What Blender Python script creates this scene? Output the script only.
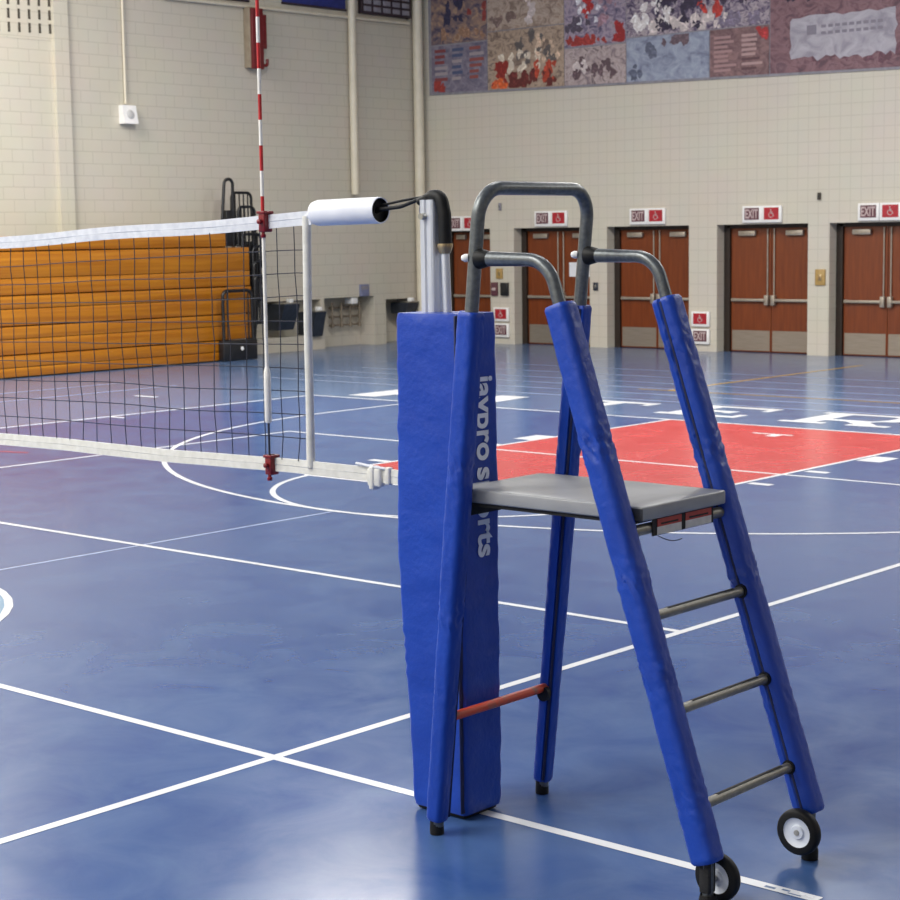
import bpy, bmesh, math, random
from mathutils import Vector, Matrix, noise

random.seed(7)
for o in list(bpy.data.objects):
    bpy.data.objects.remove(o)
SC = bpy.context.scene
COL = SC.collection

# ------------------------------------------------------------------ camera
cam_data = bpy.data.cameras.new('camera')
cam = bpy.data.objects.new('camera', cam_data)
COL.objects.link(cam)
CR = Vector((0.75078286, 0.66038623, -0.01466699))
CU = Vector((-0.06757256, 0.09887207, 0.99280323))
CF = Vector((-0.65708374, 0.74438857, -0.11885545))
CP = Vector((5.39010227, -4.97220553, 2.14972652))
M4 = Matrix.Identity(4)
for i in range(3):
    M4[i][0], M4[i][1], M4[i][2], M4[i][3] = CR[i], CU[i], -CF[i], CP[i]
cam.matrix_world = M4
cam_data.sensor_width = 36.0
cam_data.lens = 36.0 * 1804.4 / 900.0
cam_data.clip_start = 0.05
cam_data.clip_end = 200
cam_data.dof.use_dof = True
cam_data.dof.focus_distance = 6.3
cam_data.dof.aperture_fstop = 11.0
SC.camera = cam

# ------------------------------------------------------------------ world, lights, exposure
world = bpy.data.worlds.new('world')
SC.world = world
world.use_nodes = True
world.node_tree.nodes['Background'].inputs[0].default_value = (0.9, 0.92, 1.0, 1)
world.node_tree.nodes['Background'].inputs[1].default_value = 0.3
SC.view_settings.view_transform = 'Standard'
SC.view_settings.look = 'None'
SC.view_settings.gamma = 1.0
SC.view_settings.use_curve_mapping = False
SC.view_settings.exposure = -0.6
CEIL = 9.0

def area(name, x, y, z, sx, sy, power, color=(1, 0.96, 0.88), rot=(0, 0, 0)):
    d = bpy.data.lights.new(name, 'AREA')
    d.shape = 'RECTANGLE'
    d.size, d.size_y = sx, sy
    d.energy = power
    d.color = color
    o = bpy.data.objects.new(name, d)
    COL.objects.link(o)
    o.location = (x, y, z)
    o.rotation_euler = rot
    return o

LAMPS = [(-15.5, -9.0, 1.3), (-16.0, -2.0, 1.6), (-16.0, 4.5, 2.1), (-15.6, 7.6, 1.7), (-8.5, -11.0, 1.7), (-8.0, -5.5, 1.9), (-8.5, 2.5, 1.0), (-11.0, 11.6, 2.4),
         (-2.0, -11.0, 2.0), (-2.0, -5.5, 2.0), (-1.0, 4.0, 0.6), (-4.5, 13.2, 2.1), (1.5, 13.6, 2.1), (4.0, -11.0, 0.8), (8.5, 13.5, 1.5)]
for lx, ly, lp in LAMPS:
    area('high_bay_lamp', lx, ly, CEIL - 0.5, 2.6, 2.6, 480 * lp, (1, 0.975, 0.92))
area('wall_washer_lamp', -17.6, 11.0, 8.4, 0.9, 0.9, 130, (1, 0.93, 0.78), (0, math.radians(25), 0))

# ------------------------------------------------------------------ materials
def lin(h):
    h = h.lstrip('#')
    c = [int(h[i:i + 2], 16) / 255 for i in (0, 2, 4)]
    return tuple((x / 12.92 if x <= 0.04045 else ((x + 0.055) / 1.055) ** 2.4) for x in c) + (1.0,)

def base_mat(name, col, rough=0.5, metal=0.0, spec=0.5):
    m = bpy.data.materials.new(name)
    m.use_nodes = True
    b = m.node_tree.nodes['Principled BSDF']
    b.inputs['Base Color'].default_value = lin(col)
    b.inputs['Roughness'].default_value = rough
    b.inputs['Metallic'].default_value = metal
    b.inputs['Specular IOR Level'].default_value = spec
    return m, m.node_tree, b

def noise_mat(name, c1, c2, scale=8, rough=0.5, metal=0.0, bump=0.0, bscale=None, stretch=(1, 1, 1), detail=4, lo=0.35, hi=0.65, spec=0.5, bdist=0.02):
    """two-tone procedural noise material in object coordinates"""
    m, nt, b = base_mat(name, c1, rough, metal, spec)
    N, L = nt.nodes, nt.links
    tc = N.new('ShaderNodeTexCoord')
    mp = N.new('ShaderNodeMapping')
    mp.inputs['Scale'].default_value = stretch
    L.new(tc.outputs['Object'], mp.inputs['Vector'])
    nz = N.new('ShaderNodeTexNoise')
    nz.inputs['Scale'].default_value = scale
    nz.inputs['Detail'].default_value = detail
    L.new(mp.outputs[0], nz.inputs['Vector'])
    cr = N.new('ShaderNodeValToRGB')
    cr.color_ramp.elements[0].position = lo
    cr.color_ramp.elements[1].position = hi
    cr.color_ramp.elements[0].color = lin(c1)
    cr.color_ramp.elements[1].color = lin(c2)
    L.new(nz.outputs['Fac'], cr.inputs['Fac'])
    L.new(cr.outputs['Color'], b.inputs['Base Color'])
    if bump:
        n2 = N.new('ShaderNodeTexNoise')
        n2.inputs['Scale'].default_value = bscale or scale
        n2.inputs['Detail'].default_value = 5
        L.new(mp.outputs[0], n2.inputs['Vector'])
        bp = N.new('ShaderNodeBump')
        bp.inputs['Strength'].default_value = bump
        bp.inputs['Distance'].default_value = bdist
        L.new(n2.outputs['Fac'], bp.inputs['Height'])
        L.new(bp.outputs['Normal'], b.inputs['Normal'])
    return m

def block_mat(name, axis, col, mortar, bw=0.4, off=0.5):
    """painted concrete block in 0.4 x 0.2 m courses; axis says which way the wall runs"""
    m, nt, b = base_mat(name, col, 0.42)
    N, L = nt.nodes, nt.links
    tc = N.new('ShaderNodeTexCoord')
    sp = N.new('ShaderNodeSeparateXYZ')
    cb = N.new('ShaderNodeCombineXYZ')
    L.new(tc.outputs['Object'], sp.inputs[0])
    L.new(sp.outputs[axis], cb.inputs['X'])
    L.new(sp.outputs['Z'], cb.inputs['Y'])
    br = N.new('ShaderNodeTexBrick')
    br.inputs['Scale'].default_value = 1.0
    br.inputs['Brick Width'].default_value = bw
    br.offset = off
    br.inputs['Row Height'].default_value = 0.2
    br.inputs['Mortar Size'].default_value = 0.007
    br.inputs['Mortar Smooth'].default_value = 0.3
    br.inputs['Color1'].default_value = lin(col)
    br.inputs['Color2'].default_value = lin(col)
    br.inputs['Mortar'].default_value = lin(mortar)
    L.new(cb.outputs[0], br.inputs['Vector'])
    nz = N.new('ShaderNodeTexNoise')
    nz.inputs['Scale'].default_value = 1.3
    nz.inputs['Detail'].default_value = 4
    L.new(tc.outputs['Object'], nz.inputs['Vector'])
    mx = N.new('ShaderNodeMix')
    mx.data_type = 'RGBA'
    mx.blend_type = 'MULTIPLY'
    mx.inputs[0].default_value = 0.10
    L.new(br.outputs['Color'], mx.inputs[6])
    L.new(nz.outputs['Color'], mx.inputs[7])
    L.new(mx.outputs[2], b.inputs['Base Color'])
    bp = N.new('ShaderNodeBump')
    bp.inputs['Strength'].default_value = 0.35
    bp.inputs['Distance'].default_value = 0.004
    bp.invert = True
    L.new(br.outputs['Fac'], bp.inputs['Height'])
    L.new(bp.outputs['Normal'], b.inputs['Normal'])
    return m

def floor_mat(name, c1, c2, rough=0.2):
    """satin painted sports floor with scuffs and a faint unevenness"""
    m, nt, b = base_mat(name, c1, rough, 0, 0.5)
    N, L = nt.nodes, nt.links
    tc = N.new('ShaderNodeTexCoord')
    nz = N.new('ShaderNodeTexNoise')
    nz.inputs['Scale'].default_value = 2.2
    nz.inputs['Detail'].default_value = 8
    nz.inputs['Roughness'].default_value = 0.62
    nz.inputs['Distortion'].default_value = 0.6
    L.new(tc.outputs['Object'], nz.inputs['Vector'])
    cr = N.new('ShaderNodeValToRGB')
    cr.color_ramp.elements[0].position = 0.3
    cr.color_ramp.elements[1].position = 0.72
    cr.color_ramp.elements[0].color = lin(c1)
    cr.color_ramp.elements[1].color = lin(c2)
    L.new(nz.outputs['Fac'], cr.inputs['Fac'])
    L.new(cr.outputs['Color'], b.inputs['Base Color'])
    mr = N.new('ShaderNodeMapRange')
    mr.inputs[1].default_value = 0.3
    mr.inputs[2].default_value = 0.75
    mr.inputs[3].default_value = rough * 0.9
    mr.inputs[4].default_value = rough * 1.3
    L.new(nz.outputs['Fac'], mr.inputs[0])
    L.new(mr.outputs[0], b.inputs['Roughness'])
    n2 = N.new('ShaderNodeTexNoise')
    n2.inputs['Scale'].default_value = 9
    n2.inputs['Detail'].default_value = 3
    L.new(tc.outputs['Object'], n2.inputs['Vector'])
    bp = N.new('ShaderNodeBump')
    bp.inputs['Strength'].default_value = 0.03
    bp.inputs['Distance'].default_value = 0.006
    L.new(n2.outputs['Fac'], bp.inputs['Height'])
    L.new(bp.outputs['Normal'], b.inputs['Normal'])
    return m

def photo_mat(name, cols, scale, seed):
    """mottled picture print: several flat tones broken up by noise"""
    m, nt, b = base_mat(name, cols[0], 0.6)
    N, L = nt.nodes, nt.links
    tc = N.new('ShaderNodeTexCoord')
    mp = N.new('ShaderNodeMapping')
    mp.inputs['Location'].default_value = (seed * 3.7, seed * 1.3, seed * 2.1)
    mp.inputs['Scale'].default_value = (1, 1, 1.3)
    L.new(tc.outputs['Object'], mp.inputs['Vector'])
    nz = N.new('ShaderNodeTexNoise')
    nz.inputs['Scale'].default_value = scale * 1.9
    nz.inputs['Detail'].default_value = 8
    nz.inputs['Roughness'].default_value = 0.65
    nz.inputs['Distortion'].default_value = 1.2
    L.new(mp.outputs[0], nz.inputs['Vector'])
    cr = N.new('ShaderNodeValToRGB')
    e = cr.color_ramp.elements
    n = len(cols)
    e[0].position = 0.36
    e[0].color = lin(cols[0])
    e[1].position = 0.64
    e[1].color = lin(cols[-1])
    for i in range(1, n - 1):
        x = e.new(0.36 + 0.28 * i / (n - 1))
        x.color = lin(cols[i])
    L.new(nz.outputs['Fac'], cr.inputs['Fac'])
    L.new(cr.outputs['Color'], b.inputs['Base Color'])
    return m

MAT = {}
MAT['floor_outer'] = floor_mat('floor_outer_blue', '#4f6992', '#5f789c', 0.17)
MAT['floor_court'] = floor_mat('floor_court_blue', '#2f4d86', '#46628f', 0.18)
MAT['floor_red'] = floor_mat('floor_key_red', '#b5383c', '#bd4648', 0.22)
MAT['line_white'] = floor_mat('floor_line_white', '#d2d5da', '#e0e2e4', 0.22)
MAT['line_pale'] = floor_mat('floor_line_pale_blue', '#a3b0cc', '#aeb9d2', 0.22)
MAT['line_yellow'] = floor_mat('floor_line_yellow', '#c39a45', '#cca752', 0.22)
MAT['line_teal'] = floor_mat('floor_circle_teal', '#6f93b0', '#7b9db6', 0.22)
MAT['wall_b'] = block_mat('painted_block_back', 'X', '#cbc4b5', '#bfb8a9', 0.2, 0.0)
MAT['wall_l'] = block_mat('painted_block_left', 'Y', '#c8c1b1', '#b8b1a1')
MAT['plaster'] = noise_mat('painted_plaster', '#d6cebf', '#cec6b6', 2, 0.5)
MAT['ceiling'] = noise_mat('ceiling_paint', '#dedbd4', '#d4d1ca', 3, 0.7)
MAT['cream_paint'] = noise_mat('cream_pipe_paint', '#d9d0bb', '#d0c7b1', 4, 0.4)
MAT['vinyl_blue'] = noise_mat('blue_vinyl', '#143c9c', '#1943a6', 5, 0.36, bump=0.5, bscale=34, bdist=0.006, spec=0.4)
MAT['seam'] = noise_mat('dark_blue_seam', '#0b153f', '#0e1a4c', 20, 0.6)
MAT['tube_grey'] = noise_mat('hammered_grey_tube', '#5c6061', '#6d7172', 60, 0.33, 0.55, bump=0.1, bscale=120, bdist=0.002)
MAT['rung_grey'] = noise_mat('grey_rung_paint', '#77746a', '#878378', 40, 0.4, 0.4)
MAT['grip_black'] = noise_mat('black_grip_tape', '#1b1b1a', '#262524', 150, 0.8)
MAT['vinyl_grey'] = noise_mat('grey_vinyl', '#8b8c8d', '#959697', 7, 0.36, bump=0.12, bscale=18, bdist=0.006)
MAT['vinyl_grey_dark'] = noise_mat('dark_grey_vinyl', '#3c3d3e', '#4a4b4c', 7, 0.5)
MAT['red_tube'] = noise_mat('scuffed_red_tube', '#c84626', '#6e5c50', 22, 0.45, lo=0.5, hi=0.72)
MAT['rubber'] = noise_mat('black_rubber', '#0c0c0c', '#141414', 30, 0.55, spec=0.3)
MAT['wheel_white'] = noise_mat('white_wheel_hub', '#cfd6e2', '#dfe4ec', 12, 0.35)
MAT['steel'] = noise_mat('zinc_steel', '#a6a49c', '#bab8b0', 30, 0.3, 0.9)
MAT['alu'] = noise_mat('brushed_aluminium', '#c6cbd4', '#d6dae2', 20, 0.32, 0.55, stretch=(1, 1, 0.05))
MAT['white_cap'] = noise_mat('white_plastic', '#e2e2e0', '#ececea', 10, 0.35)
MAT['white_pad'] = noise_mat('white_foam_sleeve', '#d6d8e0', '#dfe1e7', 9, 0.4)
MAT['net_white'] = noise_mat('white_net_tape', '#c4c7cd', '#d4d6da', 30, 0.65, bump=0.15, bscale=60, bdist=0.003)
MAT['net_cream'] = noise_mat('off_white_net_tape', '#cfcdc3', '#dad8cf', 30, 0.65, bump=0.15, bscale=60, bdist=0.003)
MAT['net_cord'] = noise_mat('black_net_cord', '#23242e', '#2e2f3a', 50, 0.8)
MAT['ant_red'] = noise_mat('antenna_red', '#c02026', '#ac1c22', 20, 0.4)
MAT['ant_white'] = noise_mat('antenna_white', '#e6e2d8', '#efece4', 20, 0.4)
MAT['clamp_red'] = noise_mat('clamp_dark_red', '#80101a', '#6c0d15', 30, 0.35)
MAT['bleach_wood'] = noise_mat('varnished_bleacher_wood', '#9c5a0e', '#bd7a1c', 3.0, 0.3, stretch=(1, 0.16, 6), detail=8, lo=0.3, hi=0.7)
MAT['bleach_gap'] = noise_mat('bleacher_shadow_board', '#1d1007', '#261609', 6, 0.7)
MAT['rail_black'] = noise_mat('black_rail_paint', '#0e0f12', '#15161a', 20, 0.4)
MAT['door_wood'] = noise_mat('brown_door_veneer', '#672c0b', '#793912', 5, 0.38, stretch=(4, 4, 0.35), detail=6)
MAT['door_frame'] = noise_mat('dark_bronze_frame', '#20160f', '#2a1d14', 6, 0.5)
MAT['kick'] = noise_mat('brushed_kick_plate', '#93897b', '#a1978a', 30, 0.42, 0.6, stretch=(0.1, 0.1, 4))
MAT['hardware'] = noise_mat('door_hardware_satin', '#9d9384', '#aca295', 25, 0.4, 0.5)
MAT['sign_white'] = noise_mat('sign_white', '#e4e2df', '#edebe8', 10, 0.5)
MAT['sign_red'] = noise_mat('sign_red', '#b01e2c', '#9d1a27', 14, 0.45)
MAT['sign_maroon'] = noise_mat('sign_maroon', '#57303a', '#653a42', 18, 0.5)
MAT['sign_pale'] = noise_mat('sign_pale_letters', '#b8a4a2', '#c2afac', 14, 0.5)
MAT['tan'] = noise_mat('tan_plate', '#ae8f55', '#a28249', 20, 0.5)
MAT['taupe'] = noise_mat('taupe_metal', '#8d7f6c', '#9a8c78', 9, 0.5)
MAT['dark_red'] = noise_mat('dark_red_metal', '#641418', '#74191d', 12, 0.45)
MAT['navy'] = noise_mat('navy_blue_cloth', '#1d2668', '#242e78', 12, 0.7)
MAT['frame_dark'] = noise_mat('dark_board_frame', '#2a1c22', '#352630', 12, 0.5)
MAT['plaque'] = noise_mat('grey_plaque', '#7d7a82', '#8f8c94', 10, 0.5)
MAT['slot'] = noise_mat('dark_slot', '#4c463c', '#3f3a32', 10, 0.8)
MAT['fount'] = noise_mat('charcoal_fountain', '#33373f', '#3d424b', 10, 0.4, 0.3)
MAT['speaker_grey'] = noise_mat('pale_grey_grille', '#b4b3b1', '#c0bfbd', 60, 0.6)
MAT['slate'] = noise_mat('slate_blue_sign', '#6e7390', '#7a7f9b', 10, 0.5)
MAT['black_box'] = noise_mat('black_plastic', '#141518', '#1c1d20', 16, 0.4)
MAT['brass'] = noise_mat('brass_fitting', '#a48f6c', '#b7a27e', 30, 0.3, 0.8)
MAT['paper'] = noise_mat('white_paper', '#d8dade', '#e3e4e8', 8, 0.7)
MAT['pipe_dark'] = noise_mat('tarnished_pipe', '#85796a', '#9a8e7d', 12, 0.4, 0.6)
MAT['label_red'] = noise_mat('label_red', '#b4402f', '#a63527', 30, 0.5)
MAT['label_white'] = noise_mat('label_white', '#c9c5bd', '#d6d2ca', 30, 0.5)
MAT['letter_white'] = noise_mat('printed_letter_white', '#e6edf6', '#f0f4fa', 12, 0.4)

# ------------------------------------------------------------------ mesh helpers
def box(bm, x0, x1, y0, y1, z0, z1, mat=0, bev=0.0, seg=2):
    r = bmesh.ops.create_cube(bm, size=1.0)
    vs = r['verts']
    for v in vs:
        v.co = Vector((x0 + (v.co.x + .5) * (x1 - x0), y0 + (v.co.y + .5) * (y1 - y0), z0 + (v.co.z + .5) * (z1 - z0)))
    fs = set(f for v in vs for f in v.link_faces)
    if bev > 0:
        es = list(set(e for v in vs for e in v.link_edges))
        rr = bmesh.ops.bevel(bm, geom=es, offset=bev, segments=seg, profile=0.5, affect='EDGES', clamp_overlap=True)
        fs = set(rr['faces']) | set(f for f in fs if f.is_valid)
        for v in rr['verts']:
            fs |= set(v.link_faces)
    for f in fs:
        if f.is_valid:
            f.material_index = mat
            f.smooth = bev > 0

def ring_bridge(bm, rings, mat=0, caps=True, smooth=True):
    vr = [[bm.verts.new(p) for p in r] for r in rings]
    n = len(vr[0])
    for a, b in zip(vr, vr[1:]):
        for i in range(n):
            f = bm.faces.new((a[i], a[(i + 1) % n], b[(i + 1) % n], b[i]))
            f.material_index = mat
            f.smooth = smooth
    if caps:
        f = bm.faces.new(list(reversed(vr[0])))
        f.material_index = mat
        f = bm.faces.new(vr[-1])
        f.material_index = mat

def frames(pts):
    T = []
    for i in range(len(pts)):
        a = pts[max(0, i - 1)]
        b = pts[min(len(pts) - 1, i + 1)]
        T.append((b - a).normalized())
    ref = Vector((0, 0, 1)) if abs(T[0].z) < 0.9 else Vector((1, 0, 0))
    n = (ref - T[0] * ref.dot(T[0])).normalized()
    out = []
    for t in T:
        n = (n - t * n.dot(t)).normalized()
        out.append((t, n, t.cross(n)))
    return out

def tube(bm, pts, r, seg=14, mat=0, caps=True):
    pts = [Vector(p) for p in pts]
    fr = frames(pts)
    rad = r if isinstance(r, (list, tuple)) else [r] * len(pts)
    rings = []
    for p, (t, n, b), q in zip(pts, fr, rad):
        rings.append([p + (n * math.cos(2 * math.pi * k / seg) + b * math.sin(2 * math.pi * k / seg)) * q for k in range(seg)])
    ring_bridge(bm, rings, mat, caps)

def fillet(pts, r, n=8):
    """polyline with rounded corners"""
    pts = [Vector(p) for p in pts]
    out = [pts[0]]
    for a, b, c in zip(pts, pts[1:], pts[2:]):
        d1 = (a - b).normalized()
        d2 = (c - b).normalized()
        ang = d1.angle(d2)
        t = min(r / math.tan(ang / 2), (a - b).length * .49 if a is not pts[0] else (a - b).length * .95, (c - b).length * .95)
        rr = t * math.tan(ang / 2)
        ctr = b + (d1 + d2).normalized() * (rr / math.sin(ang / 2))
        s, e = b + d1 * t - ctr, b + d2 * t - ctr
        tot = s.angle(e)
        for k in range(n + 1):
            w = k / n
            out.append(ctr + (s * math.sin((1 - w) * tot) + e * math.sin(w * tot)) / math.sin(tot))
    out.append(pts[-1])
    return out

def lathe(bm, prof, origin, axis, seg=28, mat=0):
    """profile of (radius, along) pairs spun about axis; mat may be a list per strip"""
    axis = Vector(axis).normalized()
    ref = Vector((0, 0, 1)) if abs(axis.z) < .9 else Vector((1, 0, 0))
    n = (ref - axis * ref.dot(axis)).normalized()
    b = axis.cross(n)
    o = Vector(origin)
    rings = []
    for r, a in prof:
        r = max(r, 1e-4)
        rings.append([bm.verts.new(o + axis * a + (n * math.cos(2 * math.pi * k / seg) + b * math.sin(2 * math.pi * k / seg)) * r) for k in range(seg)])
    for i, (p, q) in enumerate(zip(rings, rings[1:])):
        for k in range(seg):
            f = bm.faces.new((p[k], p[(k + 1) % seg], q[(k + 1) % seg], q[k]))
            f.material_index = mat[i] if isinstance(mat, (list, tuple)) else mat
            f.smooth = True

def poly(bm, pts, mat=0):
    f = bm.faces.new([bm.verts.new(p) for p in pts])
    f.material_index = mat
    return f

def prism(bm, pts, d, mat=0):
    """closed outline extruded by vector d"""
    d = Vector(d)
    a = [bm.verts.new(p) for p in pts]
    b = [bm.verts.new(Vector(p) + d) for p in pts]
    n = len(a)
    for f in [bm.faces.new(list(reversed(a))), bm.faces.new(b)] + [bm.faces.new((a[i], a[(i + 1) % n], b[(i + 1) % n], b[i])) for i in range(n)]:
        f.material_index = mat

def text(bm, s, origin, xdir, ydir, w, h, mat=0, bold=0.0, depth=0.002):
    """flat lettering fitted into a w x h box whose lower left corner is origin"""
    cu = bpy.data.curves.new('lettering', 'FONT')
    cu.body = s
    cu.offset = bold
    cu.extrude = 0.5
    ob = bpy.data.objects.new('lettering', cu)
    COL.objects.link(ob)
    dg = bpy.context.evaluated_depsgraph_get()
    dg.update()
    me = bpy.data.meshes.new_from_object(ob.evaluated_get(dg))
    bpy.data.objects.remove(ob)
    xs = [v.co.x for v in me.vertices]
    ys = [v.co.y for v in me.vertices]
    x0, x1, y0, y1 = min(xs), max(xs), min(ys), max(ys)
    X, Y = Vector(xdir), Vector(ydir)
    Z = X.cross(Y)
    for v in me.vertices:
        c = v.co.copy()
        v.co = Vector(origin) + X * ((c.x - x0) / (x1 - x0) * w) + Y * ((c.y - y0) / (y1 - y0) * h) + Z * ((c.z + .5) * depth)
    for p in me.polygons:
        p.material_index = mat
        p.use_smooth = False
    bm.from_mesh(me)
    bpy.data.meshes.remove(me)

def obj(name, bm, mats, parent=None, origin=None):
    bmesh.ops.recalc_face_normals(bm, faces=bm.faces)
    for e in bm.edges:
        if len(e.link_faces) == 2 and e.calc_face_angle(0) > 0.8:
            e.smooth = False
    org = Vector(origin) if origin is not None else (WORLD.get(parent.name, Vector()) if parent else Vector())
    for v in bm.verts:
        v.co -= org
    me = bpy.data.meshes.new(name)
    bm.to_mesh(me)
    bm.free()
    for k in (mats if isinstance(mats, (list, tuple)) else [mats]):
        me.materials.append(MAT[k])
    o = bpy.data.objects.new(name, me)
    COL.objects.link(o)
    if parent:
        o.parent = parent
    else:
        o.location = org
    WORLD[o.name] = org
    return o

WORLD = {}

def thing(name, label, cat, loc, group=None):
    o = bpy.data.objects.new(name, None)
    o.empty_display_size = 0.1
    COL.objects.link(o)
    o.location = loc
    WORLD[o.name] = Vector(loc)
    tag(o, label, cat, group)
    return o

def tag(o, label, cat, group=None):
    o['label'] = label
    o['category'] = cat
    if group:
        o['group'] = group
    return o

def struct(o, label=None, cat=None):
    o['kind'] = 'structure'
    if label:
        o['label'] = label
        o['category'] = cat
    return o

def B():
    return bmesh.new()

# ------------------------------------------------------------------ the room shell
VB, UL = 22.152, -19.216          # back wall plane (y), left wall plane (x)
UR, VF = 14.0, -15.0              # right and front walls, behind the camera

def wall_holes(bm, to3, a0, a1, z0, z1, holes, thick):
    """front skin with rectangular recesses; to3(a, depth, z) maps to space"""
    A = sorted({a0, a1} | {h[0] for h in holes} | {h[1] for h in holes})
    Z = sorted({z0, z1} | {h[2] for h in holes} | {h[3] for h in holes})
    for p, q in zip(A, A[1:]):
        for r, s in zip(Z, Z[1:]):
            m = ((p + q) / 2, (r + s) / 2)
            d = 0
            for h in holes:
                if h[0] < m[0] < h[1] and h[2] < m[1] < h[3]:
                    d = h[4]
            poly(bm, [to3(p, d, r), to3(q, d, r), to3(q, d, s), to3(p, d, s)])
    for h in holes:
        x0, x1, y0, y1, d = h
        poly(bm, [to3(x0, 0, y0), to3(x0, d, y0), to3(x0, d, y1), to3(x0, 0, y1)])
        poly(bm, [to3(x1, 0, y0), to3(x1, d, y0), to3(x1, d, y1), to3(x1, 0, y1)])
        poly(bm, [to3(x0, 0, y1), to3(x0, d, y1), to3(x1, d, y1), to3(x1, 0, y1)])
        if y0 > z0:
            poly(bm, [to3(x0, 0, y0), to3(x0, d, y0), to3(x1, d, y0), to3(x1, 0, y0)])
    poly(bm, [to3(a0, thick, z0), to3(a1, thick, z0), to3(a1, thick, z1), to3(a0, thick, z1)])

DOORS = [(-18.74, -17.43), (-16.83, -15.01), (-14.61, -12.80), (-12.21, -10.39), (-9.98, -8.16)]
DOOR_H = 2.24
bm = B()
wall_holes(bm, lambda a, d, z: (a, VB + d, z), UL, UR, 0, CEIL, [(a, b, 0, DOOR_H, 0.42) for a, b in DOORS], 0.6)
struct(obj('wall_back', bm, 'wall_b'))

NICHES = [(17.40, 19.24, 0.28, 0.955, 0.30), (19.34, 20.72, 0.0, 0.965, 0.40), (21.05, 21.90, 0.0, 0.885, 0.50)]
bm = B()
wall_holes(bm, lambda a, d, z: (UL - d, a, z), VF, VB, 0, CEIL, NICHES, 0.6)
struct(obj('wall_left', bm, 'wall_l'))
bm = B()
box(bm, UL + .001, UL + 0.08, 13.26, 13.54, 0, CEIL)
struct(obj('trim_1', bm, 'wall_l'))

bm = B()
box(bm, UR, UR + .2, VF, VB, 0, CEIL)
struct(obj('wall_right', bm, 'plaster'))
bm = B()
box(bm, UL, UR, VF - .2, VF, 0, CEIL)
struct(obj('wall_front', bm, 'plaster'))
bm = B()
box(bm, UL - .6, UR + .2, VF - .2, VB + .6, CEIL, CEIL + .2)
struct(obj('ceiling', bm, 'ceiling'))

# ------------------------------------------------------------------ the floor with its paint
FM = ['floor_outer', 'floor_court', 'floor_red', 'line_white', 'line_pale', 'line_yellow', 'line_teal']
bm = B()
box(bm, UL - .6, UR + .2, VF - .2, VB + .6, -0.2, 0, 0)

PAINT = [0]
def lift(z):
    PAINT[0] += 1
    return z + PAINT[0] * 0.000004

def rect(x0, x1, y0, y1, z, m):
    z = lift(z)
    poly(bm, [(x0, y0, z), (x1, y0, z), (x1, y1, z), (x0, y1, z)], m)

def line(p, q, w=0.05, m=3, z=0.0022):
    z = lift(z)
    p, q = Vector((p[0], p[1], z)), Vector((q[0], q[1], z))
    d = (q - p).normalized()
    n = Vector((-d.y, d.x, 0)) * w / 2
    poly(bm, [p - n, q - n, q + n, p + n], m)

def arc(c, r, a0, a1, w=0.05, m=3, z=0.0024, n=48):
    z = lift(z)
    for k in range(n):
        A, Bq = [math.radians(a0 + (a1 - a0) * t / n) for t in (k, k + 1)]
        poly(bm, [(c[0] + math.cos(A) * (r - w / 2), c[1] + math.sin(A) * (r - w / 2), z), (c[0] + math.cos(A) * (r + w / 2), c[1] + math.sin(A) * (r + w / 2), z),
                  (c[0] + math.cos(Bq) * (r + w / 2), c[1] + math.sin(Bq) * (r + w / 2), z), (c[0] + math.cos(Bq) * (r - w / 2), c[1] + math.sin(Bq) * (r - w / 2), z)], m)

BL, BR_, BASE = -12.2, 3.0, 12.13      # basketball sidelines and baseline
rect(BL, UR, VF, BASE, 0.0006, 1)
rect(-6.33, -2.85, 6.32, BASE, 0.0012, 2)
# volleyball court
line((0, VF + .5), (0, 8.80))
line((-9.12, VF + .5), (-9.12, 8.80))
line((-11.5, 0), (2.56, 0))
line((-9.12, 3.0), (0, 3.0))
line((-9.12, 8.78), (0, 8.78))
# basketball court
line((BL, VF + .5), (BL, BASE), 0.06)
line((BL, BASE), (BR_, BASE), 0.06)
line((BR_, VF + .5), (BR_, BASE), 0.06)
line((-6.33, 6.32), (-6.33, BASE))
line((-2.85, 6.32), (-2.85, BASE))
line((-6.33, 6.32), (-2.85, 6.32))
arc((-4.6, 10.62), 5.68, 180, 360, 0.05, n=80)
line((-10.28, 10.62), (-10.28, BASE))
line((1.08, 10.62), (1.08, BASE))
arc((-4.6, 6.65), 1.72, 178, 362, 0.05)
poly(bm, [(-4.6 + 1.76 * math.cos(2 * math.pi * k / 48), -0.25 + 1.76 * math.sin(2 * math.pi * k / 48), 0.0012) for k in range(48)], 6)
arc((-4.60, -0.25), 1.775, 0, 360, 0.05)
line((-4.57, VF + .5), (-4.57, 4.9), 0.03, 4, 0.0016)
for v0, v1 in ((9.62, 10.02), (8.1, 8.2), (7.4, 7.5), (9.05, 9.15)):          # lane marks
    if v1 - v0 > .2:
        rect(-6.60, -6.36, v0, v1, 0.0022, 3)
        rect(-2.80, -2.55, v0 + .38, v1 + .36, 0.0022, 3)
    else:
        rect(-6.60, -6.36, v0, v1, 0.0022, 3)
        rect(-2.79, -2.57, v0, v1, 0.0022, 3)
rect(-4.82, -4.34, 11.44, 11.50, 0.0022, 3)
rect(-4.56, -4.44, 11.28, 11.46, 0.0023, 3)
rect(BL, -11.9, 8.66, 8.72, 0.0023, 3)
for a, b, c, d in ((2.36, 2.40, -.012, .004), (2.42, 2.45, -.002, .010), (2.45, 2.50, -.016, -.008)):
    rect(a, b, c, d, 0.0026, 0)
rect(-14.25, -13.8, 10.70, 10.80, 0.0023, 3)
line((-10.4, 5.72), (-9.9, 5.86), 0.05, 2)
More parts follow.
